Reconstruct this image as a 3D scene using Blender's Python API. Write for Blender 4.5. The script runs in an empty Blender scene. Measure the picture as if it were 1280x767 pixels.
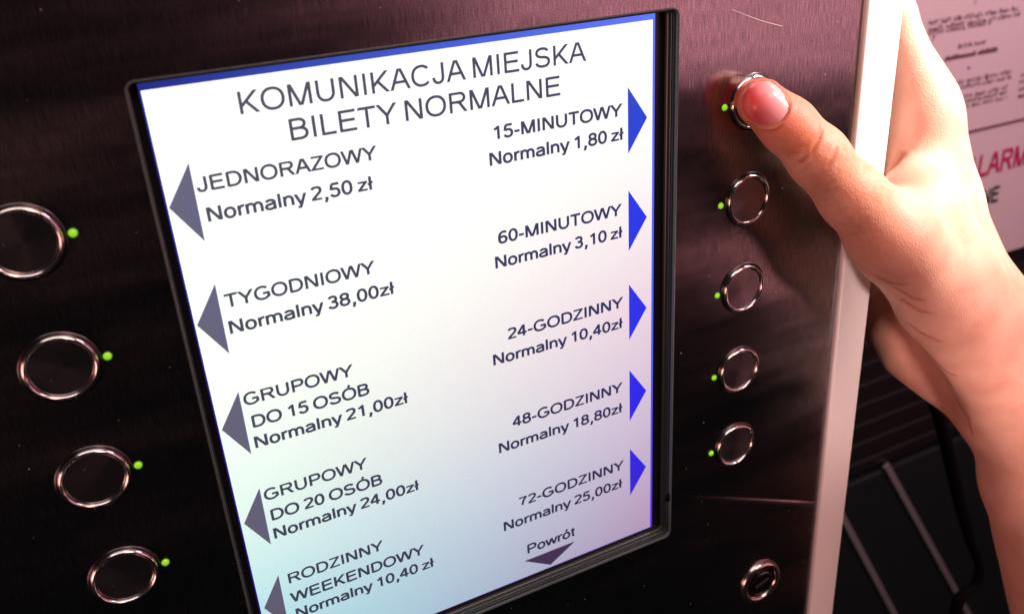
import bpy, bmesh, math, random
import numpy as np
from mathutils import Vector, Matrix
random.seed(4)
C = bpy.context.scene.collection
S = 0.001                                   # everything below is written in millimetres
# X runs right along the machine's front, Y away into it, Z up; Y = 0 is the steel front

# ------------------------------------------------------------------ camera
RIGHT = Vector((0.88989, -0.45223, -0.05990)); UP = Vector((0.23927, 0.35092, 0.90532)); FWD = Vector((0.38839, 0.81997, -0.42048))
CAM = Vector((-20.14, -284.35, 46.71))
cam = bpy.data.cameras.new('camera'); co = bpy.data.objects.new('camera', cam); C.objects.link(co)
M = Matrix((RIGHT, UP, -FWD)).transposed().to_4x4(); M.translation = CAM * S
co.matrix_world = M
cam.sensor_width = 36; cam.lens = 31.70; cam.clip_start = 0.01; cam.clip_end = 50
cam.dof.use_dof = True; cam.dof.focus_distance = 0.36; cam.dof.aperture_fstop = 13
bpy.context.scene.camera = co
def at(px, py, Y):
    """the point on the plane at depth Y (mm) seen at photograph pixel px, py"""
    d = RIGHT * ((px - 640) / 1126.975) - UP * ((py - 383.5) / 1126.975) + FWD
    return CAM + d * ((Y - CAM.y) / d.y)

# ------------------------------------------------------------------ world, exposure
sc = bpy.context.scene
w = bpy.data.worlds.new('World'); sc.world = w; w.use_nodes = True
w.node_tree.nodes['Background'].inputs[0].default_value = (0.48, 0.48, 0.54, 1)
w.node_tree.nodes['Background'].inputs[1].default_value = 0.012
sc.view_settings.view_transform = 'Standard'; sc.view_settings.look = 'None'
sc.view_settings.exposure = 0; sc.view_settings.gamma = 1
sc.cycles.max_bounces = 6; sc.cycles.caustics_reflective = False; sc.cycles.caustics_refractive = False

# ------------------------------------------------------------------ lamps and added fill lights
def area(name, loc, target, sx, sy, power, col, spread=180):
    l = bpy.data.lights.new(name, 'AREA'); l.shape = 'RECTANGLE'; l.size = sx * S; l.size_y = sy * S
    l.energy = power; l.color = col; l.spread = math.radians(spread)
    o = bpy.data.objects.new(name, l); C.objects.link(o); o.location = Vector(loc) * S
    o.rotation_euler = (Vector(target) - Vector(loc)).to_track_quat('-Z', 'Y').to_euler()
    return o
# pink-red room light behind the photographer, to the right; its dim image is what the steel shows
area('room_lamp', (1480, -1500, 60), (250, 0, -50), 1250, 950, 5.8, (1, 0.38, 0.46))
area('low_red_fill', (1000, -520, -480), (300, 0, -120), 260, 80, 0.45, (1, 0.36, 0.38))  # unseen red fill, added for the pink band in the steel
area('ceiling_lamp', (50, -350, 1150), (100, 0, -150), 1300, 500, 7.0, (1, 0.74, 0.70))
area('notice_fill', (900, -60, 500), (900, 300, 60), 500, 200, 5.0, (1, 0.64, 0.73))  # fill added to brighten the notice from above, no known source
area('left_red_fill', (-1050, -480, -300), (330, 0, -110), 450, 450, 5.5, (1, 0.42, 0.36))  # unseen red fill, added to light the palm heel from the left
lf = bpy.data.lights.new('low_spot_fill', 'SPOT'); lf.energy = 30; lf.color = (1, 0.68, 0.62); lf.spot_size = math.radians(13); lf.spot_blend = 1.0; lf.shadow_soft_size = 0.05  # narrow unseen spot, added to brighten the palm heel and lower trim
lo_ = bpy.data.objects.new('low_spot_fill', lf); C.objects.link(lo_); lo_.location = (0.30, -0.70, -0.43)
lo_.rotation_euler = (Vector((0.345, 0.0, -0.165)) - Vector(lo_.location)).to_track_quat('-Z', 'Y').to_euler()
area('front_fill', (450, -700, 620), (320, 0, -120), 380, 380, 2.4, (1, 0.58, 0.50), 110)  # soft unseen fill, added to lift the shaded hand and trim
# hard warm light on the hand
sp = bpy.data.lights.new('hand_lamp', 'SPOT'); sp.energy = 155; sp.color = (1, 0.91, 0.80); sp.spot_size = math.radians(16.5); sp.spot_blend = 1.0
sp.shadow_soft_size = 0.008
so = bpy.data.objects.new('hand_lamp', sp); C.objects.link(so); so.location = (0.92, -0.52, 0.56)
so.rotation_euler = (Vector((0.362, 0.0, -0.015)) - Vector(so.location)).to_track_quat('-Z', 'Y').to_euler()

# ------------------------------------------------------------------ materials
def mat(name):
    m = bpy.data.materials.new(name); m.use_nodes = True
    return m, m.node_tree, m.node_tree.nodes['Principled BSDF']
def N(t, kind, **kw):
    n = t.nodes.new(kind)
    for k, v in kw.items(): setattr(n, k, v)
    return n
def coords(t, scale):
    tc = N(t, 'ShaderNodeTexCoord'); mp = N(t, 'ShaderNodeMapping'); mp.inputs['Scale'].default_value = scale
    t.links.new(tc.outputs['Object'], mp.inputs[0]); return mp.outputs[0]
def noise(t, vec, scale, detail=3, rough=0.5):
    n = N(t, 'ShaderNodeTexNoise'); n.inputs['Scale'].default_value = scale; n.inputs['Detail'].default_value = detail
    n.inputs['Roughness'].default_value = rough; t.links.new(vec, n.inputs['Vector']); return n.outputs['Fac']
def ramp(t, fac, stops):
    r = N(t, 'ShaderNodeValToRGB'); e = r.color_ramp.elements
    while len(e) < len(stops): e.new(0.5)
    for q, (p, c) in zip(e, stops):
        q.position = p; q.color = (c, c, c, 1) if isinstance(c, (int, float)) else (*c, 1)
    t.links.new(fac, r.inputs[0]); return r.outputs[0]
def bump(t, b, h, strength, dist):
    n = N(t, 'ShaderNodeBump'); n.inputs['Strength'].default_value = strength; n.inputs['Distance'].default_value = dist
    t.links.new(h, n.inputs['Height']); t.links.new(n.outputs[0], b.inputs['Normal']); return n
def plain(name, col, rough=0.5, metal=0.0, emit=None, es=0.0, nz=0.12):
    m, t, b = mat(name)
    f = noise(t, coords(t, (1, 1, 1)), 900, 2)
    r = ramp(t, f, [(0.3, tuple(c * (1 - nz) for c in col)), (0.7, tuple(min(1, c * (1 + nz)) for c in col))])
    t.links.new(r, b.inputs['Base Color'])
    b.inputs['Roughness'].default_value = rough; b.inputs['Metallic'].default_value = metal
    if emit: b.inputs['Emission Color'].default_value = (*emit, 1); b.inputs['Emission Strength'].default_value = es
    return m

def brushed(name, col, rough, aniso, uv=True, streak=0.6):
    m, t, b = mat(name)
    v = coords(t, (1, 1, 0.03))
    fine = noise(t, v, 4600, 3, 0.7); wide = noise(t, coords(t, (0.16, 1, 1)), 38, 4, 0.6)
    grain = noise(t, coords(t, (1, 1, 1)), 2600, 2, 0.6)
    mx = N(t, 'ShaderNodeMath', operation='MULTIPLY_ADD'); t.links.new(fine, mx.inputs[0]); mx.inputs[1].default_value = 1.3; t.links.new(grain, mx.inputs[2])
    mr_ = N(t, 'ShaderNodeMapRange'); t.links.new(mx.outputs[0], mr_.inputs[0]); mr_.inputs[1].default_value = 0.75; mr_.inputs[2].default_value = 1.5; cr = ramp(t, mr_.outputs[0], [(0.25, tuple(c * (1 - streak) for c in col)), (1.0, tuple(min(1, c * (1 + streak)) for c in col))])
    vo = N(t, 'ShaderNodeTexVoronoi'); vo.inputs['Scale'].default_value = 210; t.links.new(coords(t, (1, 1, 1)), vo.inputs['Vector'])
    dust = ramp(t, vo.outputs['Distance'], [(0.035, 0.55), (0.075, 0.0)]); dm = N(t, 'ShaderNodeMix', data_type='RGBA')
    pk = N(t, 'ShaderNodeMath', operation='MULTIPLY'); sel = N(t, 'ShaderNodeSeparateColor'); t.links.new(vo.outputs['Color'], sel.inputs[0])
    t.links.new(dust, pk.inputs[0]); t.links.new(ramp(t, sel.outputs['Red'], [(0.7, 0.0), (0.95, 1.0)]), pk.inputs[1])
    t.links.new(pk.outputs[0], dm.inputs['Factor']); t.links.new(cr, dm.inputs['A']); dm.inputs['B'].default_value = (0.8, 0.75, 0.75, 1)
    t.links.new(dm.outputs['Result'], b.inputs['Base Color'])
    mt_ = N(t, 'ShaderNodeMath', operation='SUBTRACT'); mt_.inputs[0].default_value = 1; t.links.new(pk.outputs[0], mt_.inputs[1]); t.links.new(mt_.outputs[0], b.inputs['Metallic'])
    rr = N(t, 'ShaderNodeMapRange'); t.links.new(wide, rr.inputs[0]); rr.inputs[1].default_value = 0.3; rr.inputs[2].default_value = 0.7; rr.inputs[3].default_value = rough * 0.7; rr.inputs[4].default_value = rough * 1.45
    t.links.new(rr.outputs[0], b.inputs['Roughness'])
    b.inputs['Anisotropic'].default_value = aniso
    tg = N(t, 'ShaderNodeTangent')
    if uv: tg.direction_type = 'UV_MAP'; tg.uv_map = 'uv'
    else: tg.direction_type = 'RADIAL'; tg.axis = 'Y'
    t.links.new(tg.outputs[0], b.inputs['Tangent'])
    sm = noise(t, coords(t, (1, 1, 0.6)), 18, 3, 0.55)
    b1 = bump(t, b, fine, 0.10, 0.00004)
    b2 = N(t, 'ShaderNodeBump'); b2.inputs['Strength'].default_value = 0.5; b2.inputs['Distance'].default_value = 0.0006
    t.links.new(sm, b2.inputs['Height']); t.links.new(b2.outputs[0], b1.inputs['Normal'])
    return m
STEEL = brushed('brushed_steel', (0.34, 0.325, 0.335), 0.19, 0.7)
CAPM = brushed('button_cap_steel', (0.40, 0.37, 0.385), 0.24, 0.3, uv=False, streak=0.12)
CHROME = plain('polished_ring', (0.74, 0.72, 0.71), 0.17, 1.0, nz=0.05)
FLANGE = plain('dark_flange', (0.10, 0.095, 0.10), 0.28, 1.0)
LOCKM = plain('lock_metal', (0.55, 0.50, 0.48), 0.22, 1.0)
RUBBER = plain('gasket_rubber', (0.020, 0.026, 0.024), 0.35)
GASKET = plain('gasket_grey_green', (0.020, 0.032, 0.027), 0.35)
CUTEDGE = plain('panel_cut_edge', (0.075, 0.10, 0.095), 0.3, 0.2)
BLACK = plain('black_matrix', (0.008, 0.008, 0.012), 0.25)
WHITE = plain('white_enamel', (0.82, 0.80, 0.79), 0.38, nz=0.03)
DARKM = plain('dark_metal', (0.03, 0.03, 0.032), 0.5, 0.5)

def screen_material(name, left, right, noise_amt=0.05, strength=1.0):
    """light given off by the display: two vertical ramps mixed across the width (object metres)"""
    m = bpy.data.materials.new(name); m.use_nodes = True; t = m.node_tree; t.nodes.clear()
    out = N(t, 'ShaderNodeOutputMaterial'); em = N(t, 'ShaderNodeEmission'); em.inputs['Strength'].default_value = strength
    tc = N(t, 'ShaderNodeTexCoord'); sx = N(t, 'ShaderNodeSeparateXYZ'); t.links.new(tc.outputs['Object'], sx.inputs[0])
    u = N(t, 'ShaderNodeMapRange'); t.links.new(sx.outputs['X'], u.inputs[0]); u.inputs[1].default_value = 0; u.inputs[2].default_value = 0.184
    v = N(t, 'ShaderNodeMapRange'); t.links.new(sx.outputs['Z'], v.inputs[0]); v.inputs[1].default_value = 0; v.inputs[2].default_value = -0.238
    a = ramp(t, v.outputs[0], left); b = ramp(t, v.outputs[0], right)
    mx = N(t, 'ShaderNodeMix', data_type='RGBA'); t.links.new(u.outputs[0], mx.inputs['Factor'])
    t.links.new(a, mx.inputs['A']); t.links.new(b, mx.inputs['B'])
    g = noise(t, coords(t, (1, 1, 1)), 2200, 2)
    gm = N(t, 'ShaderNodeMapRange'); t.links.new(g, gm.inputs[0]); gm.inputs[1].default_value = 0.25; gm.inputs[2].default_value = 0.75
    gm.inputs[3].default_value = 1 - noise_amt; gm.inputs[4].default_value = 1 + noise_amt
    vm = N(t, 'ShaderNodeVectorMath', operation='SCALE'); t.links.new(mx.outputs['Result'], vm.inputs[0]); t.links.new(gm.outputs[0], vm.inputs['Scale'])
    t.links.new(vm.outputs[0], em.inputs['Color'])
    gl = N(t, 'ShaderNodeBsdfGlossy'); gl.inputs['Roughness'].default_value = 0.25; gl.inputs['Color'].default_value = (0.02, 0.02, 0.02, 1)
    ad = N(t, 'ShaderNodeAddShader'); t.links.new(em.outputs[0], ad.inputs[0]); t.links.new(gl.outputs[0], ad.inputs[1])
    t.links.new(ad.outputs[0], out.inputs[0])
    return m
LIT = screen_material('lit_display', [(0, (1.25, 1.2, 1.22)), (0.35, (1.12, 1.2, 1.05)), (0.62, (0.84, 1.0, 0.90)), (0.85, (0.50, 0.80, 0.84)), (1, (0.36, 0.70, 0.80))],
                      [(0, (1.15, 1.12, 1.10)), (0.25, (1.02, 0.95, 0.94)), (0.5, (0.86, 0.66, 0.76)), (0.75, (0.62, 0.49, 0.66)), (1, (0.46, 0.30, 0.48))])
INK = screen_material('display_ink', [(0, (0.10, 0.10, 0.13)), (0.3, (0.072, 0.076, 0.11)), (1, (0.048, 0.048, 0.08))],
                      [(0, (0.050, 0.055, 0.11)), (0.4, (0.028, 0.028, 0.13)), (1, (0.030, 0.018, 0.055))], 0.1)
ARROW = screen_material('display_arrow', [(0, (0.15, 0.145, 0.22)), (0.5, (0.14, 0.13, 0.17)), (1, (0.12, 0.10, 0.13))],
                        [(0, (0.02, 0.08, 0.50)), (0.3, (0.02, 0.04, 0.85)), (0.75, (0.03, 0.015, 0.85)), (1, (0.05, 0.02, 0.55))], 0.1)
DOWN = screen_material('display_down_arrow', [(0, (0.06, 0.04, 0.08)), (1, (0.06, 0.04, 0.08))], [(0, (0.06, 0.03, 0.09)), (1, (0.06, 0.03, 0.09))], 0.1)
EDGE = screen_material('display_blue_edge', [(0, (0.020, 0.025, 0.22)), (0.5, (0.02, 0.008, 0.18)), (1, (0.02, 0.005, 0.16))],
                       [(0, (0.10, 0.19, 1.0)), (0.6, (0.09, 0.12, 0.95)), (1, (0.10, 0.02, 0.80))], 0.1)
LEDM, t, b = mat('green_led')
lw = N(t, 'ShaderNodeLayerWeight'); lw.inputs[0].default_value = 0.35
t.links.new(ramp(t, lw.outputs['Facing'], [(0.0, (0.62, 1.0, 0.02)), (0.30, (0.30, 0.80, 0.01)), (0.62, (0.06, 0.42, 0.01)), (1.0, (0.01, 0.12, 0.005))]), b.inputs['Emission Color'])
b.inputs['Emission Strength'].default_value = 0.62; b.inputs['Base Color'].default_value = (0.03, 0.25, 0.02, 1); b.inputs['Roughness'].default_value = 0.15

# ------------------------------------------------------------------ object helpers
def link(name, bm_or_mesh, m, parent=None, smooth=False, loc=None):
    if isinstance(bm_or_mesh, bmesh.types.BMesh):
        me = bpy.data.meshes.new(name); bmesh.ops.recalc_face_normals(bm_or_mesh, faces=bm_or_mesh.faces); bm_or_mesh.to_mesh(me); bm_or_mesh.free()
    else: me = bm_or_mesh
    if m: me.materials.clear(); me.materials.append(m)
    if smooth:
        for p in me.polygons: p.use_smooth = True
    o = bpy.data.objects.new(name, me); C.objects.link(o)
    if parent: o.parent = parent
    if loc: o.location = Vector(loc) * S
    return o
def empty(name, loc, label, cat, group=None):
    o = bpy.data.objects.new(name, None); C.objects.link(o); o.location = Vector(loc) * S; o.empty_display_size = 0.02
    o['label'] = label; o['category'] = cat
    if group: o['group'] = group
    return o
def box(bm, x0, x1, y0, y1, z0, z1, bev=0, seg=2):
    r = bmesh.ops.create_cube(bm, size=1)
    for v in r['verts']:
        v.co = Vector(((x0 + x1) / 2 + v.co.x * (x1 - x0), (y0 + y1) / 2 + v.co.y * (y1 - y0), (z0 + z1) / 2 + v.co.z * (z1 - z0))) * S
    if bev:
        es = list({e for v in r['verts'] for e in v.link_edges})
        bmesh.ops.bevel(bm, geom=es, offset=bev * S, segments=seg, affect='EDGES', profile=0.5)
def loop(x0, x1, z0, z1, r, Y, n=5):
    pts = []
    for cx, cz, a0 in ((x1 - r, z1 - r, 0), (x0 + r, z1 - r, 90), (x0 + r, z0 + r, 180), (x1 - r, z0 + r, 270)):
        for i in range(n + 1):
            a = math.radians(a0 + 90 * i / n); pts.append(Vector((cx + r * math.cos(a), Y, cz + r * math.sin(a))) * S)
    return pts
def loft(bm, loops, close_ends=False, wrap=False):
    vs = [[bm.verts.new(p) for p in l] for l in loops]
    k = len(vs[0])
    seq = list(range(len(vs))) + ([0] if wrap else [])
    for a, b in zip(seq[:-1], seq[1:]):
        for i in range(k): bm.faces.new((vs[a][i], vs[a][(i + 1) % k], vs[b][(i + 1) % k], vs[b][i]))
    if close_ends: bm.faces.new(vs[0]); bm.faces.new(list(reversed(vs[-1])))
    return vs
def lathe(bm, prof, cx=0, cz=0, n=64, y0=0, cap=True):
    """prof: (radius, Y) pairs about an axis along Y"""
    loops = [[Vector((cx + r * math.cos(2 * math.pi * i / n), y0 + y, cz + r * math.sin(2 * math.pi * i / n))) * S for i in range(n)] for r, y in prof]
    vs = loft(bm, loops)
    if cap: bm.faces.new(vs[-1])
    return vs
def add_uv(me):
    uv = me.uv_layers.new(name='uv')
    for l in me.loops:
        c = me.vertices[l.vertex_index].co; uv.data[l.index].uv = (c.x, c.z)
def tube(bm, pts, r, n=10):
    rings = []
    for i, p in enumerate(pts):
        d = (pts[min(i + 1, len(pts) - 1)] - pts[max(i - 1, 0)]).normalized()
        a = d.cross(Vector((0, 1, 0.13))).normalized(); b = d.cross(a)
        rr = r(i / (len(pts) - 1)) if callable(r) else r
        rings.append([(p + (a * math.cos(2 * math.pi * k / n) + b * math.sin(2 * math.pi * k / n)) * rr) * S for k in range(n)])
    loft(bm, rings, close_ends=True)
def spline(ctrl, n):
    """Catmull-Rom through the control points"""
    P = [ctrl[0] * 2 - ctrl[1]] + list(ctrl) + [ctrl[-1] * 2 - ctrl[-2]]; out = []
    for i in range(1, len(P) - 2):
        for k in range(n):
            t = k / n; a, b, c, d = P[i - 1], P[i], P[i + 1], P[i + 2]
            out.append(0.5 * ((2 * b) + (c - a) * t + (2 * a - 5 * b + 4 * c - d) * t * t + (3 * b - a - 3 * c + d) * t ** 3))
    out.append(P[-2]); return out

# ------------------------------------------------------------------ lettering (outlines of a plain grotesque)
# a plain grotesque drawn as pen strokes on a 716-high cap, 519 x-height; each glyph: advance, strokes, vertical clip
def EL(cx, cy, rx, ry, a0, a1, n=14, e=0.92):
    out = []
    for i in range(n + 1):
        a = math.radians(a0 + (a1 - a0) * i / n); c_, s_ = math.cos(a), math.sin(a)
        out.append((cx + rx * math.copysign(abs(c_) ** e, c_), cy + ry * math.copysign(abs(s_) ** e, s_)))
    return out
def glyphs():
    G = {}; T, B_ = 674, 42
    V = lambda x, y0=0, y1=716: [(x, y0), (x, y1)]
    Hh = lambda y, x0, x1: [(x0, y), (x1, y)]
    O = lambda cx, rx: EL(cx, 358, rx, 326, 0, 360, 28)
    G['A'] = (667, [[(22, -60), (333, 740), (645, -60)][0:2], [(333, 740), (645, -60)], Hh(262, 150, 520)], (0, 716))
    G['A'] = (667, [[(24, -60), (322, 740)], [(345, 740), (643, -60)], Hh(258, 150, 520)], (0, 716))
    G['B'] = (667, [V(120), Hh(T, 120, 350) + EL(350, 530, 180, 144, 90, -90, 12) + [(120, 386)], Hh(386, 120, 370) + EL(370, 214, 205, 172, 90, -90, 12) + [(120, 42)]], None)
    G['C'] = (722, [EL(385, 358, 290, 326, 42, 318, 26)], None)
    G['D'] = (722, [V(125), Hh(T, 125, 330) + EL(330, 358, 300, 316, 90, -90, 18) + [(125, 42)]], None)
    G['E'] = (667, [V(125), Hh(T, 125, 610), Hh(378, 125, 580), Hh(B_, 125, 620)], None)
    G['G'] = (778, [EL(395, 358, 305, 326, 45, 335, 26) , [(672, 90), (672, 330)], Hh(330, 415, 712)], None)
    G['I'] = (278, [V(140)], None)
    G['J'] = (500, [[(382, 716), (382, 230)] + EL(222, 230, 160, 198, 0, -180, 14)], None)
    G['K'] = (667, [V(120), [(640, 770), (120, 230)], [(255, 420), (640, -60)]], (0, 716))
    G['L'] = (556, [V(120), Hh(B_, 120, 525)], None)
    G['M'] = (833, [V(118), V(715), [(118, 760), (416, -40)], [(715, 760), (416, -40)]], (0, 716))
    G['N'] = (722, [V(122), V(600), [(108, 760), (614, -45)]], (0, 716))
    G['O'] = (778, [O(388, 305)], None)
    G['P'] = (667, [V(125), Hh(T, 125, 400) + EL(400, 500, 180, 174, 90, -90, 14) + [(125, 326)]], None)
    G['R'] = (722, [V(125), Hh(T, 125, 420) + EL(420, 520, 180, 154, 90, -90, 14) + [(125, 366)], [(350, 366), (430, 330), (660, -40)]], (0, 716))
    G['S'] = (667, [EL(325, 525, 215, 150, 20, 180, 12)[:] + EL(325, 525, 215, 150, 180, 245, 6)[1:] + EL(340, 205, 225, 165, 65, -55 + 0, 10) + EL(340, 205, 250, 165, -60, -172, 10)], None)
    G['T'] = (611, [V(305), Hh(T, 22, 590)], None)
    G['U'] = (722, [[(122, 716), (122, 300)] + EL(360, 300, 238, 268, 180, 360, 16) + [(598, 716)]], None)
    G['W'] = (944, [[(20, 780), (262, -60)], [(228, -60), (478, 780)], [(466, 780), (716, -60)], [(682, -60), (924, 780)]], (0, 716))
    G['Y'] = (667, [V(333, 0, 330), [(10, 770), (350, 290)], [(656, 770), (316, 290)]], (0, 716))
    G['Z'] = (611, [Hh(T, 50, 560), [(560, 700), (50, 16)], Hh(B_, 28, 580)], (0, 716))
    G['0'] = (556, [EL(275, 358, 190, 320, 0, 360, 26)], None)
    G['1'] = (556, [V(330), [(330, 700), (270, 610), (120, 530)]], (0, 716))
    G['2'] = (556, [EL(275, 520, 190, 155, 165, -20, 14) + [(420, 400), (95, 75)], Hh(B_, 42, 500)], (0, 730))
    G['3'] = (556, [EL(260, 530, 170, 145, 160, -85, 14), EL(265, 208, 190, 170, 88, -165, 16), Hh(384, 200, 290)], None)
    G['4'] = (556, [V(370), [(385, 730), (40, 220)], Hh(210, 25, 525)], (0, 716))
    G['5'] = (556, [Hh(T, 140, 480), [(150, 674), (105, 370)], EL(265, 235, 195, 195, 130, -160, 18)], None)
    G['6'] = (556, [EL(280, 222, 185, 182, 0, 360, 24), EL(330, 340, 240, 335, 55, 205, 14)], None)
    G['7'] = (556, [Hh(T, 50, 500), EL(700, -40, 460, 740, 172, 113, 8)], (0, 716))
    G['8'] = (556, [EL(275, 530, 165, 145, 0, 360, 22), EL(275, 210, 192, 170, 0, 360, 22)], None)
    G['9'] = (556, [EL(270, 494, 185, 182, 0, 360, 24), EL(225, 376, 240, 335, 235, 385, 14)], None)
    G[','] = (278, [V(140, 0, 90), [(162, 90), (158, -20), (95, -190)]], None)
    G['-'] = (333, [Hh(258, 30, 302)], None)
    sm = lambda cx, r: EL(cx, 259, r, 230, 0, 360, 22)
    G['o'] = (556, [sm(275, 195)], None)
    G['n'] = (556, [V(108, 0, 519), EL(280, 290, 170, 188, 180, 0, 12) + [(450, 0)]], None)
    G['m'] = (833, [V(108, 0, 519), EL(262, 300, 154, 178, 180, 0, 12) + [(416, 0)], EL(570, 300, 154, 178, 180, 0, 12) + [(724, 0)]], None)
    G['r'] = (333, [V(108, 0, 519), EL(290, 270, 182, 206, 180, 75, 8)], None)
    G['a'] = (556, [EL(265, 340, 180, 138, 160, 0, 12) + [(445, 60), (480, 0)], EL(240, 150, 165, 112, -70, -270, 14) + [(330, 290), (445, 310)], EL(235, 170, 210, 132, -90, -15, 8)], None)
    G['l'] = (222, [V(110)], None)
    G['ł'] = (222, [V(110), [(0, 280), (222, 430)]], None)
    G['t'] = (278, [[(140, 660), (140, 110)] + EL(230, 110, 90, 72, 180, 275, 6), Hh(484, 20, 262)], None)
    G['w'] = (722, [[(15, 570), (205, -50)], [(185, -50), (370, 570)], [(352, 570), (537, -50)], [(517, -50), (707, 570)]], (0, 519))
    G['y'] = (500, [[(15, 570), (262, -50)], [(482, 570), (250, -60), (200, -160), (90, -172)]], (-215, 519))
    G['z'] = (500, [Hh(480, 35, 465), [(450, 500), (40, 20)], Hh(40, 22, 478)], (0, 519))
    G['ó'] = (556, [sm(275, 195), [(250, 600), (350, 745)]], None)
    G['Ó'] = (778, [O(388, 305), [(370, 770), (470, 900)]], None)
    return G
GL = glyphs()
def clip_y(poly, y, keep_above):
    out = []
    for a, b in zip(poly, poly[1:] + poly[:1]):
        ia, ib = (a[1] >= y) == keep_above or a[1] == y, (b[1] >= y) == keep_above or b[1] == y
        if ia: out.append(a)
        if ia != ib: t = (y - a[1]) / (b[1] - a[1]); out.append((a[0] + t * (b[0] - a[0]), y))
    return out
def text(name, s, x0, x1, zb, cap, Y, m, parent, pen_w=90, label=None):
    hw = pen_w / 2; pen = 0; polys = []
    for ch in s:
        if ch == ' ': pen += 190; continue
        adv, strokes, clip = GL[ch]
        for si, st in enumerate(strokes):
            pts = [st[0]] + [q for p_, q in zip(st, st[1:]) if (q[0] - p_[0]) ** 2 + (q[1] - p_[1]) ** 2 > 9]
            closed = math.hypot(pts[0][0] - pts[-1][0], pts[0][1] - pts[-1][1]) < 12 and len(pts) > 8
            if closed: pts = pts[:-1]
            n = len(pts); L_ = []; R_ = []
            for i in range(n):
                a = pts[i - 1] if (i > 0 or closed) else None; c_ = pts[(i + 1) % n] if (i < n - 1 or closed) else None; b = pts[i]
                ds = []
                for u, v in ((a, b), (b, c_)):
                    if u and v:
                        l = math.hypot(v[0] - u[0], v[1] - u[1]); ds.append(((v[0] - u[0]) / l, (v[1] - u[1]) / l))
                dx = sum(d[0] for d in ds); dy = sum(d[1] for d in ds); l = math.hypot(dx, dy) or 1; dx /= l; dy /= l
                k = min(1.6, 1 / max(0.3, dx * ds[0][0] + dy * ds[0][1])) * hw
                L_.append((b[0] - dy * k, b[1] + dx * k)); R_.append((b[0] + dy * k, b[1] - dx * k))
            for i in range(n if closed else n - 1):
                j = (i + 1) % n; q = [L_[i], L_[j], R_[j], R_[i]]
                if clip: q = clip_y(clip_y(q, clip[0], True), clip[1], False)
                if len(q) > 2: polys.append(([(pen + x, y) for x, y in q], si))
        pen += adv
    xs = [x for q, _ in polys for x, y in q]; lo, hi = min(xs), max(xs); bmt = bmesh.new()
    for q, si in polys:
        try: bmt.faces.new([bmt.verts.new(Vector((x0 + (x - lo) / (hi - lo) * (x1 - x0), Y - si * 0.012, zb + y / 716 * cap)) * S) for x, y in q])
        except ValueError: pass
    me = bpy.data.meshes.new(name); bmt.to_mesh(me); bmt.free()
    ob = link(name, me, m, parent)
    if label: ob['label'] = label
    return ob

# ------------------------------------------------------------------ the back wall and what stands on it
WY = 360
bm = bmesh.new(); box(bm, -2200, 3200, WY + 12, WY + 60, -2200, 1400)
wall = link('wall', bm, plain('dark_wall', (0.012, 0.014, 0.016), 0.6)); wall['kind'] = 'structure'

# ------------------------------------------------------------------ the ticket machine
mach = empty('ticket_machine', (0, 0, -600), 'brushed steel ticket vending machine with lit price screen, round push buttons and white edge', 'ticket machine')
mach.location = (0, 0, 0)
HX0, HX1, HZ0, HZ1 = -3.6, 190.7, -240.9, 2.9
bm = bmesh.new()
def ring_verts(pts):
    vs = [bm.verts.new(p) for p in pts]; return [bm.edges.new((vs[i], vs[(i + 1) % len(vs)])) for i in range(len(vs))]
e = ring_verts(loop(-420, 291.5, -700, 220, 1, 0, 1)) + ring_verts(loop(HX0, HX1, HZ0, HZ1, 3, 0))
bmesh.ops.triangle_fill(bm, use_beauty=True, use_dissolve=False, edges=e)
for f in bm.faces: f.normal_update()
r = bmesh.ops.extrude_face_region(bm, geom=bm.faces[:])
for v in r['geom']:
    if isinstance(v, bmesh.types.BMVert): v.co.y += 2 * S
panel = link('front_panel', bm, STEEL, mach); add_uv(panel.data)
# cut edge and stepped gasket round the display
bm = bmesh.new()
def rr(i, Y): return loop(HX0 + i, HX1 - i, HZ0 + i, HZ1 - i, max(0.4, 3 - i), Y)
loft(bm, [rr(-0.4, -0.01), rr(-0.35, -0.3), rr(0.1, -0.38), rr(0.4, -0.2), rr(0.5, 0.6)])
link('cut_edge', bm, CUTEDGE, mach)
bm = bmesh.new(); loft(bm, [rr(0.45, 0.3), rr(0.5, 1.0), rr(1.0, 1.15), rr(1.05, 1.9), rr(0.7, 2.05), rr(0.72, 2.4)]); g = link('screen_gasket', bm, GASKET, mach)
bm = bmesh.new(); loft(bm, [rr(0.72, 2.4), rr(0.4, 2.5), rr(0.4, 2.95), rr(0.8, 3.0)]); link('gasket_groove', bm, RUBBER, mach)
bm = bmesh.new(); loft(bm, [rr(0.8, 3.0), rr(0.95, 3.2), rr(1.0, 4.9), rr(1.3, 5.3), rr(1.5, 6.3)]); link('screen_gasket', bm, GASKET, mach)
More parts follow.
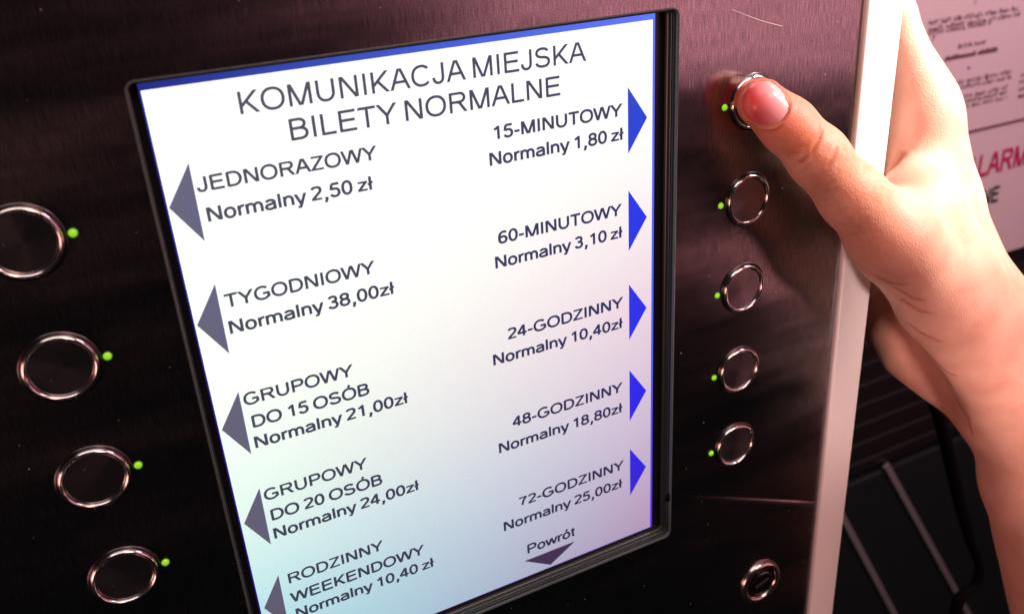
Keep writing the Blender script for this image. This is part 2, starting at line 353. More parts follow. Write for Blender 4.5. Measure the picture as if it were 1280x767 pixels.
# the display
DY = 6.0
disp = empty('display', (0, 0, 0), '', ''); del disp['label']; del disp['category']
bpy.data.objects.remove(disp)
bm = bmesh.new(); box(bm, -12, 200, DY + 0.25, DY + 9, -252, 8)
disp = link('display', bm, BLACK, mach)
def flat(name, pts, Y, m, parent):
    bm = bmesh.new(); bm.faces.new([bm.verts.new(Vector((x, Y, z)) * S) for x, z in pts])
    return link(name, bm, m, parent)
flat('blue_border', [(0.3, 1.5), (184.5, 1.5), (184.5, -237.3), (0.3, -237.3)], DY + 0.12, EDGE, disp)
flat('lit_area', [(0.9, -1.0), (183.4, -1.0), (183.4, -237.0), (0.9, -237.0)], DY, LIT, disp)
TY = DY - 0.08
B = 138
for s, x0, x1, z, cap, b in (
    ('KOMUNIKACJA MIEJSKA', 28.2, 154.0, -12.3, 7.0, 98), ('BILETY NORMALNE', 42.5, 142.6, -23.1, 7.0, 100),
    ('JEDNORAZOWY', 10.6, 70.6, -34.2, 4.8, 130), ('Normalny 2,50 zł', 12.0, 67.9, -44.3, 4.8, B),
    ('TYGODNIOWY', 11.8, 64.6, -74.7, 4.8, 132), ('Normalny 38,00zł', 11.4, 70.8, -84.3, 4.8, B),
    ('GRUPOWY', 11.0, 51.2, -112.5, 4.8, 132), ('DO 15 OSÓB', 12.3, 56.1, -121.9, 4.8, 138), ('Normalny 21,00zł', 11.7, 70.8, -130.4, 4.8, B),
    ('GRUPOWY', 11.0, 51.2, -153.4, 4.8, 132), ('DO 20 OSÓB', 12.0, 56.0, -162.8, 4.8, 138), ('Normalny 24,00zł', 11.6, 70.8, -171.2, 4.8, B),
    ('RODZINNY', 13.4, 52.6, -193.9, 4.8, 132), ('WEEKENDOWY', 12.6, 69.6, -203.4, 4.8, 138), ('Normalny 10,40 zł', 13.6, 73.1, -211.7, 4.8, B),
    ('15-MINUTOWY', 114.6, 169.6, -35.0, 4.8, 138), ('Normalny 1,80 zł', 112.2, 170.1, -44.3, 4.8, B),
    ('60-MINUTOWY', 113.4, 168.9, -74.9, 4.8, 138), ('Normalny 3,10 zł', 111.5, 169.2, -84.5, 4.8, B),
    ('24-GODZINNY', 114.6, 169.2, -115.8, 4.8, 138), ('Normalny 10,40zł', 107.5, 168.9, -125.4, 4.8, B),
    ('48-GODZINNY', 113.9, 168.5, -156.6, 4.8, 138), ('Normalny 18,80zł', 107.0, 168.3, -167.0, 4.8, B),
    ('72-GODZINNY', 114.6, 168.8, -197.6, 4.8, 138), ('Normalny 25,00zł', 106.4, 167.8, -207.4, 4.8, B),
    ('Powrót', 117.0, 141.6, -224.4, 4.9, B)):
    text('text_line', s, x0, x1, z, cap, TY, INK, disp, b)
for i in range(5):
    zc = -37.4 - i * 40.9
    flat('arrow', [(9.9 + 0.05 * i, zc + 13), (1.3 + 0.25 * i, zc), (9.7 + 0.05 * i, zc - 13)], TY, ARROW, disp)
    flat('arrow', [(172.0, zc + 13), (172.0, zc - 13), (180.9, zc)], TY, ARROW, disp)
flat('arrow', [(115.1, -227.8), (141.6, -227.8), (128.3, -235.7)], TY, DOWN, disp)

# push buttons: ring, cap and flange, copied ten times, and their green lights
def button_meshes():
    out = []
    bm = bmesh.new(); lathe(bm, [(11.9, 0.0), (11.85, -0.25), (11.5, -0.5), (11.1, -0.45), (10.9, 0.2)], cap=False, n=72); out.append(('flange', bm, FLANGE))
    bm = bmesh.new(); lathe(bm, [(11.0, 0.0), (10.95, -0.7), (10.75, -1.35), (10.35, -1.8), (9.95, -1.8), (9.6, -1.4), (9.45, -0.8), (9.4, 0.1)], cap=False, n=72); out.append(('ring', bm, CHROME))
    res = []
    for n, b, m in out:
        bmesh.ops.recalc_face_normals(b, faces=b.faces); me = bpy.data.meshes.new(n); b.to_mesh(me); b.free(); me.materials.append(m)
        for p in me.polygons: p.use_smooth = True
        res.append((n, me))
    bm = bmesh.new(); lathe(bm, [(9.36, 0.0), (9.28, -0.55), (9.0, -0.7)], n=72); bmesh.ops.recalc_face_normals(bm, faces=bm.faces)
    me = bpy.data.meshes.new('push_button'); bm.to_mesh(me); bm.free(); me.materials.append(CAPM)
    return res, me
subs, capme = button_meshes()
bm = bmesh.new(); lathe(bm, [(1.75, 0.02), (1.7, -0.18), (1.4, -0.22)], cap=False, n=24)
ledring = bpy.data.meshes.new('led_bezel'); bm.to_mesh(ledring); bm.free(); ledring.materials.append(RUBBER)
bm = bmesh.new(); lathe(bm, [(1.4 * math.cos(a), -0.1 - 1.2 * math.sin(a)) for a in (0, .3, .6, .9, 1.2, 1.45)], n=24)
bmesh.ops.recalc_face_normals(bm, faces=bm.faces)
ledme = bpy.data.meshes.new('status_light'); bm.to_mesh(ledme); bm.free(); ledme.materials.append(LEDM)
for p in ledme.polygons: p.use_smooth = True
for col, (bx, lx) in enumerate(((-40.4, -26.9), (228.0, 213.8))):
    for i in range(5):
        z = -37.6 - 41.08 * i
        if col == 0 and i == 4: continue
        c = bpy.data.objects.new('push_button', capme); C.objects.link(c); c.parent = mach; c.location = (bx * S, (0.4 if (col, i) == (1, 0) else 0) * S, z * S)
        c.rotation_euler = (0, random.uniform(0, 6.28), 0)
        if (col, i) == (1, 0): c['label'] = 'push button pressed in by the thumb'
        for n, me in subs:
            o = bpy.data.objects.new(n, me); C.objects.link(o); o.parent = c
        l = bpy.data.objects.new('status_light', ledme); C.objects.link(l); l.parent = mach; l.location = (lx * S, 0, z * S)
        lb = bpy.data.objects.new('light_bezel', ledring); C.objects.link(lb); lb.parent = l

# key lock low on the right
LX, LZ = 250.0, -296.5
bm = bmesh.new(); lathe(bm, [(13.0, 0.0), (12.8, -1.2), (12.0, -2.2), (10.6, -2.6), (9.6, -2.0), (9.3, -0.6)], n=64, cap=False)
lk = link('key_lock', bm, LOCKM, mach, True, (LX, 0, LZ))
bm = bmesh.new(); lathe(bm, [(9.3, -0.6), (9.0, -0.9), (7.2, -0.9), (7.0, -2.0), (6.4, -2.4)], n=48)
link('lock_barrel', bm, FLANGE, lk)
bm = bmesh.new(); box(bm, -4.6, 4.6, -2.75, -2.3, -0.9, 0.9, 0.1); o = link('keyhole', bm, BLACK, lk); o.rotation_euler = (0, math.radians(-18), 0)
# ridge shaped to catch the slanting highlight down to the trim, and the scratch
a, b = Vector((188, -217.5)), Vector((283.2, -262.0))
bm = bmesh.new(); rings = []
for i in range(25):
    t = i / 24; p = a.lerp(b, t); hw = 4.2 * (0.5 + 0.5 * t); h = 0.7 * min(1, 0.15 + t)
    nrm = Vector((-(b - a).y, (b - a).x)).normalized()
    rings.append([Vector((p.x + nrm.x * hw * s_, -h * math.cos(s_ * math.pi / 2) ** 1.2 if abs(s_) < 1 else 0.05, p.y + nrm.y * hw * s_)) * S for s_ in (-1, -.8, -.55, -.3, 0, .3, .55, .8, 1)])
vs = [[bm.verts.new(p) for p in l] for l in rings]
for i in range(24):
    for k in range(8): bm.faces.new((vs[i][k], vs[i][k + 1], vs[i + 1][k + 1], vs[i + 1][k]))
bead = link('highlight_ridge', bm, STEEL, mach, True); add_uv(bead.data)
bm = bmesh.new()
sp_ = spline([at(915, 12, -0.02), at(935, 20, -0.02), at(955, 27, -0.02), at(978, 33, -0.02)], 4)
for i in range(len(sp_) - 1):
    p, q = sp_[i], sp_[i + 1]; d = Vector((0, 0, 0.10))
    bm.faces.new([bm.verts.new(v * S) for v in (p - d, q - d, q + d, p + d)])
link('scratch', bm, plain('scratch_bright', (0.8, 0.75, 0.75), 0.5, 0.6), mach)

# white trim: a rolled edge standing proud of the steel
bm = bmesh.new()
def trimloop(z):
    x0, x1, y0, y1, r = 284.5 - z * 0.0085, 306.0, -2.4, 11.0, 1.6
    pts = []
    for cx, cy, a0 in ((x1 - r, y1 - r, 0), (x0 + r, y1 - r, 90), (x0 + r, y0 + r, 180), (x1 - r, y0 + r, 270)):
        for i in range(6):
            a_ = math.radians(a0 + 90 * i / 5); pts.append(Vector((cx + r * math.cos(a_), cy + r * math.sin(a_), z)) * S)
    return pts
loft(bm, [trimloop(z) for z in (220, 0, -200, -400, -700)], close_ends=True)
link('edge_trim', bm, WHITE, mach, True)
bm = bmesh.new(); box(bm, -420, 284, 4, 12, -700, HZ0 - 14); box(bm, -420, HX0 - 14, 4, 12, HZ0 - 14, 220); box(bm, HX1 + 12, 284, 4, 12, HZ0 - 14, 220)
link('backing_plate', bm, DARKM, mach)

# ------------------------------------------------------------------ behind the machine: notice, vent grille, cabinet, cord
PAPER = plain('pink_notice_sheet', (0.70, 0.60, 0.64), 0.45, nz=0.05)
REDINK = plain('red_print', (0.48, 0.01, 0.14), 0.5)
GREENINK = plain('dark_green_print', (0.02, 0.05, 0.045), 0.5)
GREYINK = plain('faded_print', (0.17, 0.09, 0.11), 0.5)
def P(px, py, Y=WY): return at(px, py, Y)
sign = empty('notice_sign', P(1240, 250), 'large pinkish notice sheet with red capitals and rows of small print, right of the hand', 'notice')
inv = sign.location.copy()
nz_ = P(1262, 312).z; nx = P(1128, 40).x; nr = P(1400, 60).x + 400
def world_child(o, par):
    o.parent = par; o.location = -par.location
    return o
bm = bmesh.new(); box(bm, nx, nr, WY - 4, WY, nz_, nz_ + 900, 1.0); world_child(link('backing_board', bm, PAPER), sign)
L = P(1221, 222, WY - 4.6); capA = P(1219, 196, WY - 4.6).z - L.z
wL = (P(1280, 199, WY - 4.6).x - L.x) / 3.45
o = text('alarm_lettering', 'ALARM', P(1204, 225, WY - 4.6).x, P(1283, 199, WY - 4.6).x, L.z, capA, WY - 4.6, REDINK, None, 135); world_child(o, sign)
g0, g1 = P(1226, 257, WY - 4.6), P(1247, 251, WY - 4.6)
o = text('green_lettering', 'NE', g0.x, g1.x, (g0.z + g1.z) / 2, capA * 0.72, WY - 4.6, GREENINK, None, 150); world_child(o, sign)
# divider rule
bm = bmesh.new(); d0, d1 = P(1190, 168), P(1280, 147); box(bm, nx + 4, nr - 4, WY - 4.9, WY - 4.2, (d0.z + d1.z) / 2 - 1.4, (d0.z + d1.z) / 2 + 1.4); world_child(link('divider_rule', bm, GREYINK), sign)
def wordrow(p0, p1, h, words, m=GREYINK, name='print_row', solid=False):
    """a row of small print too blurred to read: letter-sized marks in word groups"""
    a, c = P(*p0, WY - 4.6), P(*p1, WY - 4.6); z = (a.z + c.z) / 2; bm = bmesh.new(); x = a.x
    while x < c.x:
        n = random.randint(*words)
        for k in range(n):
            lw = h * random.uniform(0.45, 0.8)
            hh = h * random.choice((0.72, 0.72, 1.0, 0.8))
            if x + lw > c.x: break
            fs = [(x, x + lw * .3, 0, hh), (x + lw * .3, x + lw * .85, hh * random.choice((0, .4, .75)), hh * random.choice((.25, .6, 1)))]
            if solid: fs = [(x, x + lw, 0, hh)]
            for q0, q1, r0, r1 in fs:
                if r1 <= r0: r1 = r0 + hh * .25
                bm.faces.new([bm.verts.new(Vector(v) * S) for v in ((q0, WY - 4.6, z + r0), (q1, WY - 4.6, z + r0), (q1, WY - 4.6, z + r1), (q0, WY - 4.6, z + r1))])
            x += lw * 1.12
        x += h * 0.6
    world_child(link(name, bm, m), sign)
for p0, p1, h, wds in (((1161, 31), (1275, 14), 4.8, (3, 8)), ((1161, 38), (1275, 22), 4.8, (3, 8)), ((1161, 44), (1240, 32), 4.8, (3, 8)), ((1166, 51), (1172, 50), 4.8, (2, 2)),
                       ((1218, 6), (1226, 5), 4.8, (1, 1)), ((1140, 17), (1148, 16), 4.8, (2, 2)),
                       ((1198, 61), (1234, 55), 4.8, (7, 7)), ((1210, 87), (1215, 86), 4.8, (1, 1)),
                       ((1181, 109), (1265, 92), 4.8, (4, 9)), ((1181, 116), (1265, 98), 4.8, (4, 9)),
                       ((1186, 127), (1262, 111), 4.8, (3, 7)), ((1186, 133), (1262, 118), 4.8, (3, 7)), ((1190, 139), (1262, 124), 4.8, (3, 7)),
                       ((1276, 96), (1330, 85), 4.8, (3, 7)), ((1274, 104), (1330, 94), 4.8, (3, 7)), ((1273, 113), (1330, 103), 4.8, (3, 7)), ((1273, 122), (1330, 112), 4.8, (3, 7))):
    wordrow(p0, p1, h, wds)
wordrow((1181, 77), (1247, 64), 5.0, (12, 16), GREYINK, 'heading_row', True)

SLAT = plain('grille_slat', (0.020, 0.017, 0.020), 0.45, 0.2)
g = empty('vent_grille', P(1125, 500), 'black grille of horizontal slats low behind the white edge, below the palm', 'vent grille')
gx0, gx1 = P(1040, 440).x, P(1290, 400).x
zt, zb_ = P(1090, 395).z, P(1090, 588).z
bm = bmesh.new(); box(bm, gx0, gx1, WY + 4, WY + 11, zb_, zt); world_child(link('backplate', bm, DARKM), g)
ns = 8; pitch = (zt - zb_) / ns
for i in range(ns):
    z1 = zt - i * pitch
    bm = bmesh.new(); box(bm, gx0 + 3, gx1 - 3, WY - 6, WY - 1, z1 - pitch * 0.72, z1 - 2, 1.2, 2)
    for v in bm.verts: v.co.y += (v.co.z / S - z1) * -0.25 * S
    world_child(link('slat', bm, SLAT), g)
CAB = plain('cabinet_enamel', (0.011, 0.016, 0.017), 0.4)
RAIL = plain('grey_strip', (0.26, 0.265, 0.275), 0.4, 0.3)
cb = empty('dark_cabinet', P(1130, 700), 'near-black cabinet front with two pale slanting strips, at the bottom behind the white edge', 'cabinet')
bm = bmesh.new(); box(bm, P(1000, 700).x, P(1500, 600).x, WY - 2, WY + 10, P(1090, 900).z, zb_ - 6, 2)
world_child(link('door_panel', bm, CAB), cb)
def strip(p0, p1, wd):
    a, c = P(*p0, WY - 6), P(*p1, WY - 6); d = (c - a).normalized(); n_ = Vector((-d.z, 0, d.x)) * wd / 2; bm = bmesh.new()
    vs = [[bm.verts.new((q + n_ * s_ + Vector((0, y, 0))) * S) for s_, y in ((-1, 4), (-1, 0.5), (-.75, 0), (.75, 0), (1, 0.5), (1, 4))] for q in (a, c)]
    for k in range(6): bm.faces.new((vs[0][k], vs[0][(k + 1) % 6], vs[1][(k + 1) % 6], vs[1][k]))
    bm.faces.new(vs[0]); bm.faces.new(vs[1][::-1])
    world_child(link('pale_strip', bm, RAIL), cb)
strip((1109, 582), (1224, 790), 8.5); strip((1048, 635), (1128, 785), 8.5)
bm = bmesh.new(); lathe(bm, [(3.2, 0), (3.0, -1), (2.2, -1.6)], n=20); o = link('screw_head', bm, RAIL); q = P(1175, 552); o.location = Vector((q.x, WY - 2.5, q.z)) * S; o.parent = cb; o.location = o.location - cb.location

cord_pts = [at(x, y, 70) for x, y in ((1160, 470), (1184, 560), (1198, 620), (1212, 672), (1224, 706), (1219, 730), (1205, 741), (1196, 757), (1190, 800))]
bm = bmesh.new(); tube(bm, spline(cord_pts, 8), lambda t: 4.2 + 0.5 * math.sin(t * 9), 12)
cord = link('black_cord', bm, plain('cord_rubber', (0.003, 0.003, 0.003), 0.9), None, True)
cord.data.materials[0].node_tree.nodes['Principled BSDF'].inputs['Specular IOR Level'].default_value = 0.05
cord['label'] = 'thin black cord hanging down beside the forearm'; cord['category'] = 'cord'

# ------------------------------------------------------------------ the hand: one continuous surface grown from a distance field
def J(px, py, Y, r): p = at(px, py, Y); return np.array([p.x, p.y, p.z]), r
def cap_sdf(p, A, Bq):
    (a, ra), (b, rb) = A, Bq
    ab = b - a; h = np.clip(((p - a) @ ab) / (ab @ ab), 0, 1)
    return np.linalg.norm(p - a - h[:, None] * ab, axis=1) - (ra + (rb - ra) * h)
def smin(a, b, k):
    h = np.maximum(k - np.abs(a - b), 0) / k
    return np.minimum(a, b) - h * h * k * 0.25
WR = J(1282, 478, -40, 28)
THUMB = [J(951, 129, -10, 9.3), J(985, 158, -15, 10.5), J(1022, 196, -22, 11.6), J(1066, 246, -28, 13.0), J(1116, 296, -33, 16.5)]
CORE = [([J(1116, 296, -33, 16.5), J(1182, 378, -38, 19), J(1250, 446, -40, 24), WR], 10),
        ([J(1160, 150, 4, 14.5), J(1177, 250, -8, 16), J(1222, 370, -22, 19), WR], 16),
        ([J(1160, 165, 26, 14), J(1173, 270, 14, 15), J(1214, 400, -10, 20), WR], 12),
        ([J(1155, 190, 48, 13), J(1158, 290, 40, 16), J(1210, 410, 10, 22), WR], 12),
        ([J(1148, 120, 12, 14), J(1146, 205, 2, 12), J(1142, 262, -20, 14)], 14),
        ([J(1150, 262, -22, 15), J(1184, 330, -32, 17.5), J(1232, 405, -36, 21)], 16),
        ([J(1145, 230, 66, 12), J(1134, 330, 50, 20), J(1137, 396, 24, 24), J(1152, 424, 17, 23), J(1185, 448, 2, 23), J(1240, 500, -25, 22)], 9),
        ([WR, J(1306, 600, -55, 30), J(1358, 800, -75, 36), J(1400, 1000, -95, 40)], 14)]
FINGERS = [[J(1160, 150, 4, 13), J(1140, 90, 14, 12), J(1116, 20, 24, 10), J(1040, -20, 46, 8.6), J(985, 20, 50, 7.6)],
           [J(1160, 165, 26, 12), J(1105, 70, 52, 9.8), J(1020, 60, 62, 8.8), J(965, 110, 56, 7.8)],
           [J(1155, 190, 48, 11.5), J(1090, 130, 76, 9.4), J(1010, 140, 80, 8.4), J(965, 190, 70, 7.4)],
           [J(1145, 230, 66, 10.5), J(1085, 200, 92, 8.2), J(1025, 215, 94, 7.4), J(985, 255, 84, 6.6)]]
CREASES = [([(1026, 157), (1022, 175), (1012, 194)], 0.6, 0.8), ([(1048, 182), (1042, 197), (1030, 212)], 0.4, 0.8), ([(1000, 206), (1012, 194)], 0.4, 0.8),
           ([(1112, 214), (1120, 202), (1130, 184)], 1.0, 2.6)] + [
           ([(1088, 340), (1108, 352), (1136, 356)], 0.10, 0.7), ([(1100, 366), (1128, 374), (1150, 388), (1168, 392)], 0.07, 0.6), ([(1106, 352), (1140, 372), (1160, 376)], 0.05, 0.5),
           ([(1130, 398), (1152, 416), (1182, 428)], 0.09, 0.7), ([(1142, 420), (1166, 438)], 0.06, 0.6), ([(1160, 440), (1186, 466), (1200, 470)], 0.10, 0.8), ([(1176, 462), (1196, 492)], 0.08, 0.7),
           ([(1188, 484), (1210, 520), (1216, 548)], 0.06, 0.8)]
BUMPS = [((1020, 180), 0.6, 9)]
NAIL_C = (959, 130); NAIL_W = 8.0; NAIL_L = 8.6; NAIL_RED = 0.5

def chain(p, js, k=4):
    d = None
    for a, b in zip(js[:-1], js[1:]):
        e_ = cap_sdf(p, a, b); d = e_ if d is None else smin(d, e_, k)
    return d
def sdf(p):
    core = None
    for js, k in CORE:
        e_ = chain(p, js, 8); core = e_ if core is None else smin(core, e_, k)
    thumb = chain(p, THUMB, 5)
    # flatten the nail side of the thumb tip a little
    d = smin(core, thumb, 12)
    for f_ in FINGERS: d = np.minimum(d, smin(core, chain(p, f_, 3.5), 7))
    return d
def grow(cell=1.4):
    allj = [j for js, _ in CORE for j in js] + THUMB + [j for f_ in FINGERS for j in f_]
    lo = np.min([j[0] - j[1] for j in allj], 0) - 6; hi = np.max([j[0] + j[1] for j in allj], 0) + 6
    hi[2] = min(hi[2], 400)
    n = (np.ceil((hi - lo) / (cell * 3)).astype(int)) * 3
    ax = [lo[i] + cell * (np.arange(n[i] // 3) * 3 + 1) for i in range(3)]
    G = np.stack(np.meshgrid(*ax, indexing='ij'), -1).reshape(-1, 3)
    c = sdf(G).reshape([x // 3 for x in n])
    for i in range(3): c = np.repeat(c, 3, axis=i)
    m = np.abs(c) < cell * 5
    idx = np.argwhere(m); c[m] = sdf(lo + idx * cell)
    s = c < 0
    cells = np.zeros([x - 1 for x in n], bool); cnt = np.zeros(cells.shape, np.int8)
    for dx in (0, 1):
        for dy in (0, 1):
            for dz in (0, 1): cnt += s[dx:n[0] - 1 + dx, dy:n[1] - 1 + dy, dz:n[2] - 1 + dz]
    cells = (cnt > 0) & (cnt < 8)
    ci = np.argwhere(cells); ids = -np.ones(cells.shape, int); ids[cells] = np.arange(len(ci))
    acc = np.zeros((len(ci), 3)); num = np.zeros(len(ci))
    corners = [(x, y, z) for x in (0, 1) for y in (0, 1) for z in (0, 1)]
    for a in corners:
        for axn in range(3):
            if a[axn]: continue
            b = list(a); b[axn] = 1
            va = c[tuple((ci + a).T)]; vb = c[tuple((ci + b).T)]
            x = (va < 0) != (vb < 0); t = np.where(x, va / np.where(x, va - vb, 1), 0)
            pt = ci + np.array(a, float); pt[:, axn] += t
            acc[x] += pt[x]; num[x] += 1
    V = lo + cell * acc / num[:, None]
    F = []
    for axn in range(3):
        u, v = [i for i in range(3) if i != axn]
        sl0 = [slice(None)] * 3; sl1 = [slice(None)] * 3; sl0[axn] = slice(0, -1); sl1[axn] = slice(1, None)
        ch = s[tuple(sl0)] != s[tuple(sl1)]; e_ = np.argwhere(ch)
        e_ = e_[(e_[:, u] > 0) & (e_[:, v] > 0) & (e_[:, u] < n[u] - 1) & (e_[:, v] < n[v] - 1)]
        q = []
        for du, dv in ((1, 1), (0, 1), (0, 0), (1, 0)):
            k = e_.copy(); k[:, u] -= du; k[:, v] -= dv; q.append(ids[tuple(k.T)])
        q = np.stack(q, 1)
        inside = s[tuple(e_.T)]; flip = inside if axn != 1 else ~inside
        q[~flip] = q[~flip][:, ::-1]
        F.append(q[(q >= 0).all(1)])
    return V, np.concatenate(F)
def grad(p, e=0.6):
    g = np.stack([sdf(p + np.eye(3)[i] * e) - sdf(p - np.eye(3)[i] * e) for i in range(3)], 1)
    return g / (np.linalg.norm(g, axis=1)[:, None] + 1e-9)
def hit(px, py):
    a = at(px, py, -150); o = np.array(CAM); d = np.array(a) - o; d /= np.linalg.norm(d); t = 150.0
    for _ in range(200):
        v = sdf((o + d * t)[None])[0]; t += max(v * 0.8, 0.02) if v > 0.01 else 0
        if v <= 0.01 or t > 900: break
    return o + d * t
V, F = grow(1.35)
for _ in range(2):
    V = V - (sdf(V))[:, None] * grad(V)
me = bpy.data.meshes.new('person'); me.from_pydata((V * S).tolist(), [], F.tolist())
hand = bpy.data.objects.new('person', me); C.objects.link(hand)
md = hand.modifiers.new('s', 'SUBSURF'); md.levels = 1; md.render_levels = 1
me2 = bpy.data.meshes.new_from_object(hand.evaluated_get(bpy.context.evaluated_depsgraph_get()))
hand.modifiers.clear(); hand.data = me2; me2.name = 'person'
nv = len(me2.vertices); co_ = np.empty(nv * 3); me2.vertices.foreach_get('co', co_); Q = co_.reshape(-1, 3) / S
nr_ = np.empty(nv * 3); me2.vertices.foreach_get('normal', nr_); NRM = nr_.reshape(-1, 3)
if (NRM * (grad(Q[:200]) .mean(0) * 0 + 1))[0, 0] != 0 and (NRM[:2000] * grad(Q[:2000])).sum(1).mean() < 0:
    me2.flip_normals(); NRM = -NRM
def polydist(Qs, pts):
    d = np.full(len(Qs), 1e9); tt = np.zeros(len(Qs))
    for i, (a, b) in enumerate(zip(pts[:-1], pts[1:])):
        ab = b - a; h = np.clip(((Qs - a) @ ab) / (ab @ ab), 0, 1); e_ = np.linalg.norm(Qs - a - h[:, None] * ab, axis=1)
        m = e_ < d; d[m] = e_[m]; tt[m] = (i + h[m]) / (len(pts) - 1)
    return d, tt
disp_ = np.zeros(nv); red = np.zeros(nv)
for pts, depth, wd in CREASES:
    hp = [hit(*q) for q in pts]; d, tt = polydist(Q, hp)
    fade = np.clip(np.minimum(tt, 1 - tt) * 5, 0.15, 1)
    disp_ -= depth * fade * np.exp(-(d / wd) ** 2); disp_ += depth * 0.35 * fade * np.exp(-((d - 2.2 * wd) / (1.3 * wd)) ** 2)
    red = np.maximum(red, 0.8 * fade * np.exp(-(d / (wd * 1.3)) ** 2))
for (px, py), amp, rad in BUMPS:
    c_ = hit(px, py); d = np.linalg.norm(Q - c_, axis=1); disp_ += amp * np.exp(-(d / rad) ** 2)
# nail frame on the thumb
na = (THUMB[0][0] - THUMB[1][0]); na /= np.linalg.norm(na)
nc = hit(*NAIL_C); nn = grad(nc[None])[0]; nn -= na * (nn @ na); nn /= np.linalg.norm(nn); nb = np.cross(nn, na)
def nail_pt(u, v, lift):
    """u across -1..1, v along -1..1 (1 = free edge)"""
    p = nc + nb * u * NAIL_W + na * v * NAIL_L + nn * 8
    for _ in range(30):
        p = p - nn * sdf(p[None])[0] * 0.9
    return p + nn * lift
def outline(t):
    ct, st = math.cos(t), math.sin(t); e_ = 0.78
    return math.copysign(abs(ct) ** e_, ct), math.copysign(abs(st) ** e_, st)
op = [nail_pt(*outline(2 * math.pi * k / 40), 0) for k in range(41)]
near = np.linalg.norm(Q - nc, axis=1) < 25
d, tt = polydist(Q[near], op)
rel = Q[near] - nc; uu = rel @ nb / NAIL_W; vv = rel @ na / NAIL_L; ins = np.sqrt(uu ** 2 + vv ** 2) < 1
top = (rel @ nn) > -7
dd = np.zeros(near.sum()); dd += np.where(ins, -0.55, 0) * top
fold = np.exp(-((d - 0.9) / 0.8) ** 2) * (~ins) * top * np.where(vv > 0.75, 0.1, 1.0)
dd += 0.5 * fold - 0.45 * np.exp(-(d / 0.5) ** 2) * top
disp_[near] += dd
tip = THUMB[0][0]
redt = np.exp(-(np.linalg.norm(Q - (tip - na * 2), axis=1) / 21) ** 2)
# soft unevenness of flesh
disp_ += 0.35 * np.sin(Q[:, 0] * 0.11 + 1.3) * np.sin(Q[:, 1] * 0.13) * np.sin(Q[:, 2] * 0.09 + 0.5)
Q2 = Q + NRM * disp_[:, None]
# the pad flattens where it meets the button
m = (Q2[:, 1] > -0.5) & (np.linalg.norm(Q2 - tip, axis=1) < 24); Q2[m, 1] = -0.5 + 0.02 * (Q2[m, 1] + 0.5)
me2.vertices.foreach_set('co', (Q2 * S).ravel()); me2.update()
at_ = me2.color_attributes.new('flush_and_shade', 'FLOAT_COLOR', 'POINT')  # skin redness, plus the thumb's dimmer light put into the colour
orange_and_shade = np.exp(-(np.linalg.norm(Q - hit(1003, 182), axis=1) / 13) ** 2) + 0.6 * np.exp(-(np.linalg.norm(Q - hit(1075, 300), axis=1) / 15) ** 2)
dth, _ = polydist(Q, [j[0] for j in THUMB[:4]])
orange_and_shade = np.clip(np.maximum(orange_and_shade, 0.55 * np.clip((22 - dth) / 8, 0, 1)), 0, 1)  # redder, darker tone along the whole thumb paints in its shade
red = np.maximum(red, 0.0)
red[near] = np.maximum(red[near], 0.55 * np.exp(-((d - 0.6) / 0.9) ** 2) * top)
colr = np.stack([np.clip(redt, 0, 1), red, orange_and_shade, np.ones(nv)], 1).astype(np.float32)
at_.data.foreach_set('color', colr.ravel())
for p in me2.polygons: p.use_smooth = True
m, t, b = mat('skin')
ca = N(t, 'ShaderNodeVertexColor'); ca.layer_name = 'flush_and_shade'; sp3 = N(t, 'ShaderNodeSeparateColor'); t.links.new(ca.outputs[0], sp3.inputs[0])
blot = noise(t, coords(t, (1, 1, 1)), 70, 3, 0.5); base = ramp(t, blot, [(0.3, (0.67, 0.33, 0.245)), (0.7, (0.78, 0.44, 0.335))])
m1 = N(t, 'ShaderNodeMix', data_type='RGBA'); t.links.new(sp3.outputs['Red'], m1.inputs['Factor']); t.links.new(base, m1.inputs['A']); m1.inputs['B'].default_value = (0.72, 0.15, 0.11, 1)
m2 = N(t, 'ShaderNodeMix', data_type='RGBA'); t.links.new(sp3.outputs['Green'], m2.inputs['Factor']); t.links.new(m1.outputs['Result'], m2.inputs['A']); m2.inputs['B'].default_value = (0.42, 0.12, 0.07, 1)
fine = noise(t, coords(t, (1, 1, 1)), 900, 4, 0.65)
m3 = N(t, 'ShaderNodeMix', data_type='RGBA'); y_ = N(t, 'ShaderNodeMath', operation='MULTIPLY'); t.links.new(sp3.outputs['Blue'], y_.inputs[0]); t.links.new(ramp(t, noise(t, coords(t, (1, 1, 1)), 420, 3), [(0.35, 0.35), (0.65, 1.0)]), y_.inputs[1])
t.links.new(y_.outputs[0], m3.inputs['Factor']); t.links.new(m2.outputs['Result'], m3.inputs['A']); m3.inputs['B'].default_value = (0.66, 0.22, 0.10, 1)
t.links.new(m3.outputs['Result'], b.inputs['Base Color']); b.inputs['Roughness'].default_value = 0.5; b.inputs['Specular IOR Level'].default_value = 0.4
b.inputs['Subsurface Weight'].default_value = 0.35; b.inputs['Subsurface Radius'].default_value = (1.0, 0.28, 0.16); b.inputs['Subsurface Scale'].default_value = 0.005
vor = N(t, 'ShaderNodeTexVoronoi', feature='DISTANCE_TO_EDGE'); vor.inputs['Scale'].default_value = 850; t.links.new(coords(t, (1, 1, 0.7)), vor.inputs['Vector'])
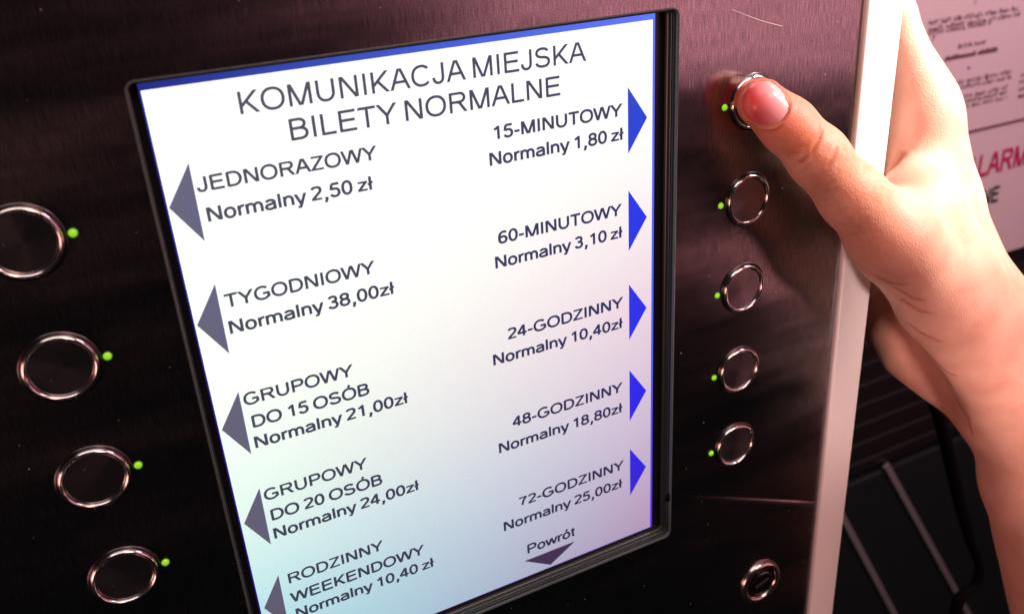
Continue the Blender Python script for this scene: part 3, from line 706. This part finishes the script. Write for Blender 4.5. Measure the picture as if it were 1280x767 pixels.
ad = N(t, 'ShaderNodeMath', operation='ADD'); t.links.new(fine, ad.inputs[0]); t.links.new(vor.outputs['Distance'], ad.inputs[1])
bump(t, b, ad.outputs[0], 0.5, 0.0003)
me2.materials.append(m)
hand['label'] = 'bare right hand and forearm gripping the white edge, thumb pressing the top right button'; hand['category'] = 'person'
# nail plate
bm = bmesh.new(); R_, A_ = 9, 40; grid = []
for i in range(R_ + 1):
    row = []
    for k in range(A_):
        u, v = outline(2 * math.pi * k / A_); q = i / R_
        lift = 0.12 - 0.35 * q ** 6 + (0.35 * max(0, v * q) ** 3)
        row.append(bm.verts.new(Vector(nail_pt(u * q * 0.985, v * q * 0.985, lift - 0.1)) * S))
        if i == 0: break
    grid.append(row)
for i in range(R_):
    for k in range(A_):
        if i == 0: bm.faces.new((grid[0][0], grid[1][k], grid[1][(k + 1) % A_]))
        else: bm.faces.new((grid[i][k], grid[i + 1][k], grid[i + 1][(k + 1) % A_], grid[i][(k + 1) % A_]))
m, t, b = mat('nail')
tc = N(t, 'ShaderNodeTexCoord'); dt = N(t, 'ShaderNodeVectorMath', operation='DOT_PRODUCT'); t.links.new(tc.outputs['Object'], dt.inputs[0])
ndir = na * 0.55 + nb * 0.8; ndir /= np.linalg.norm(ndir); dt.inputs[1].default_value = tuple(ndir)
mr = N(t, 'ShaderNodeMapRange'); c0 = float((nc * S) @ ndir); mr.inputs[1].default_value = c0 - 0.009; mr.inputs[2].default_value = c0 + 0.009; t.links.new(dt.outputs['Value'], mr.inputs[0])
cr = ramp(t, mr.outputs[0], [(0, (0.80, 0.46, 0.48)), (0.4, (0.78, 0.30, 0.33)), (0.75, (0.74, 0.08, 0.08)), (1, (0.72, 0.12, 0.09))])
t.links.new(cr, b.inputs['Base Color']); b.inputs['Roughness'].default_value = 0.28; b.inputs['Subsurface Weight'].default_value = 0.2; b.inputs['Subsurface Scale'].default_value = 0.002
b.inputs['Specular IOR Level'].default_value = 0.35
link('thumb_nail', bm, m, hand, True)
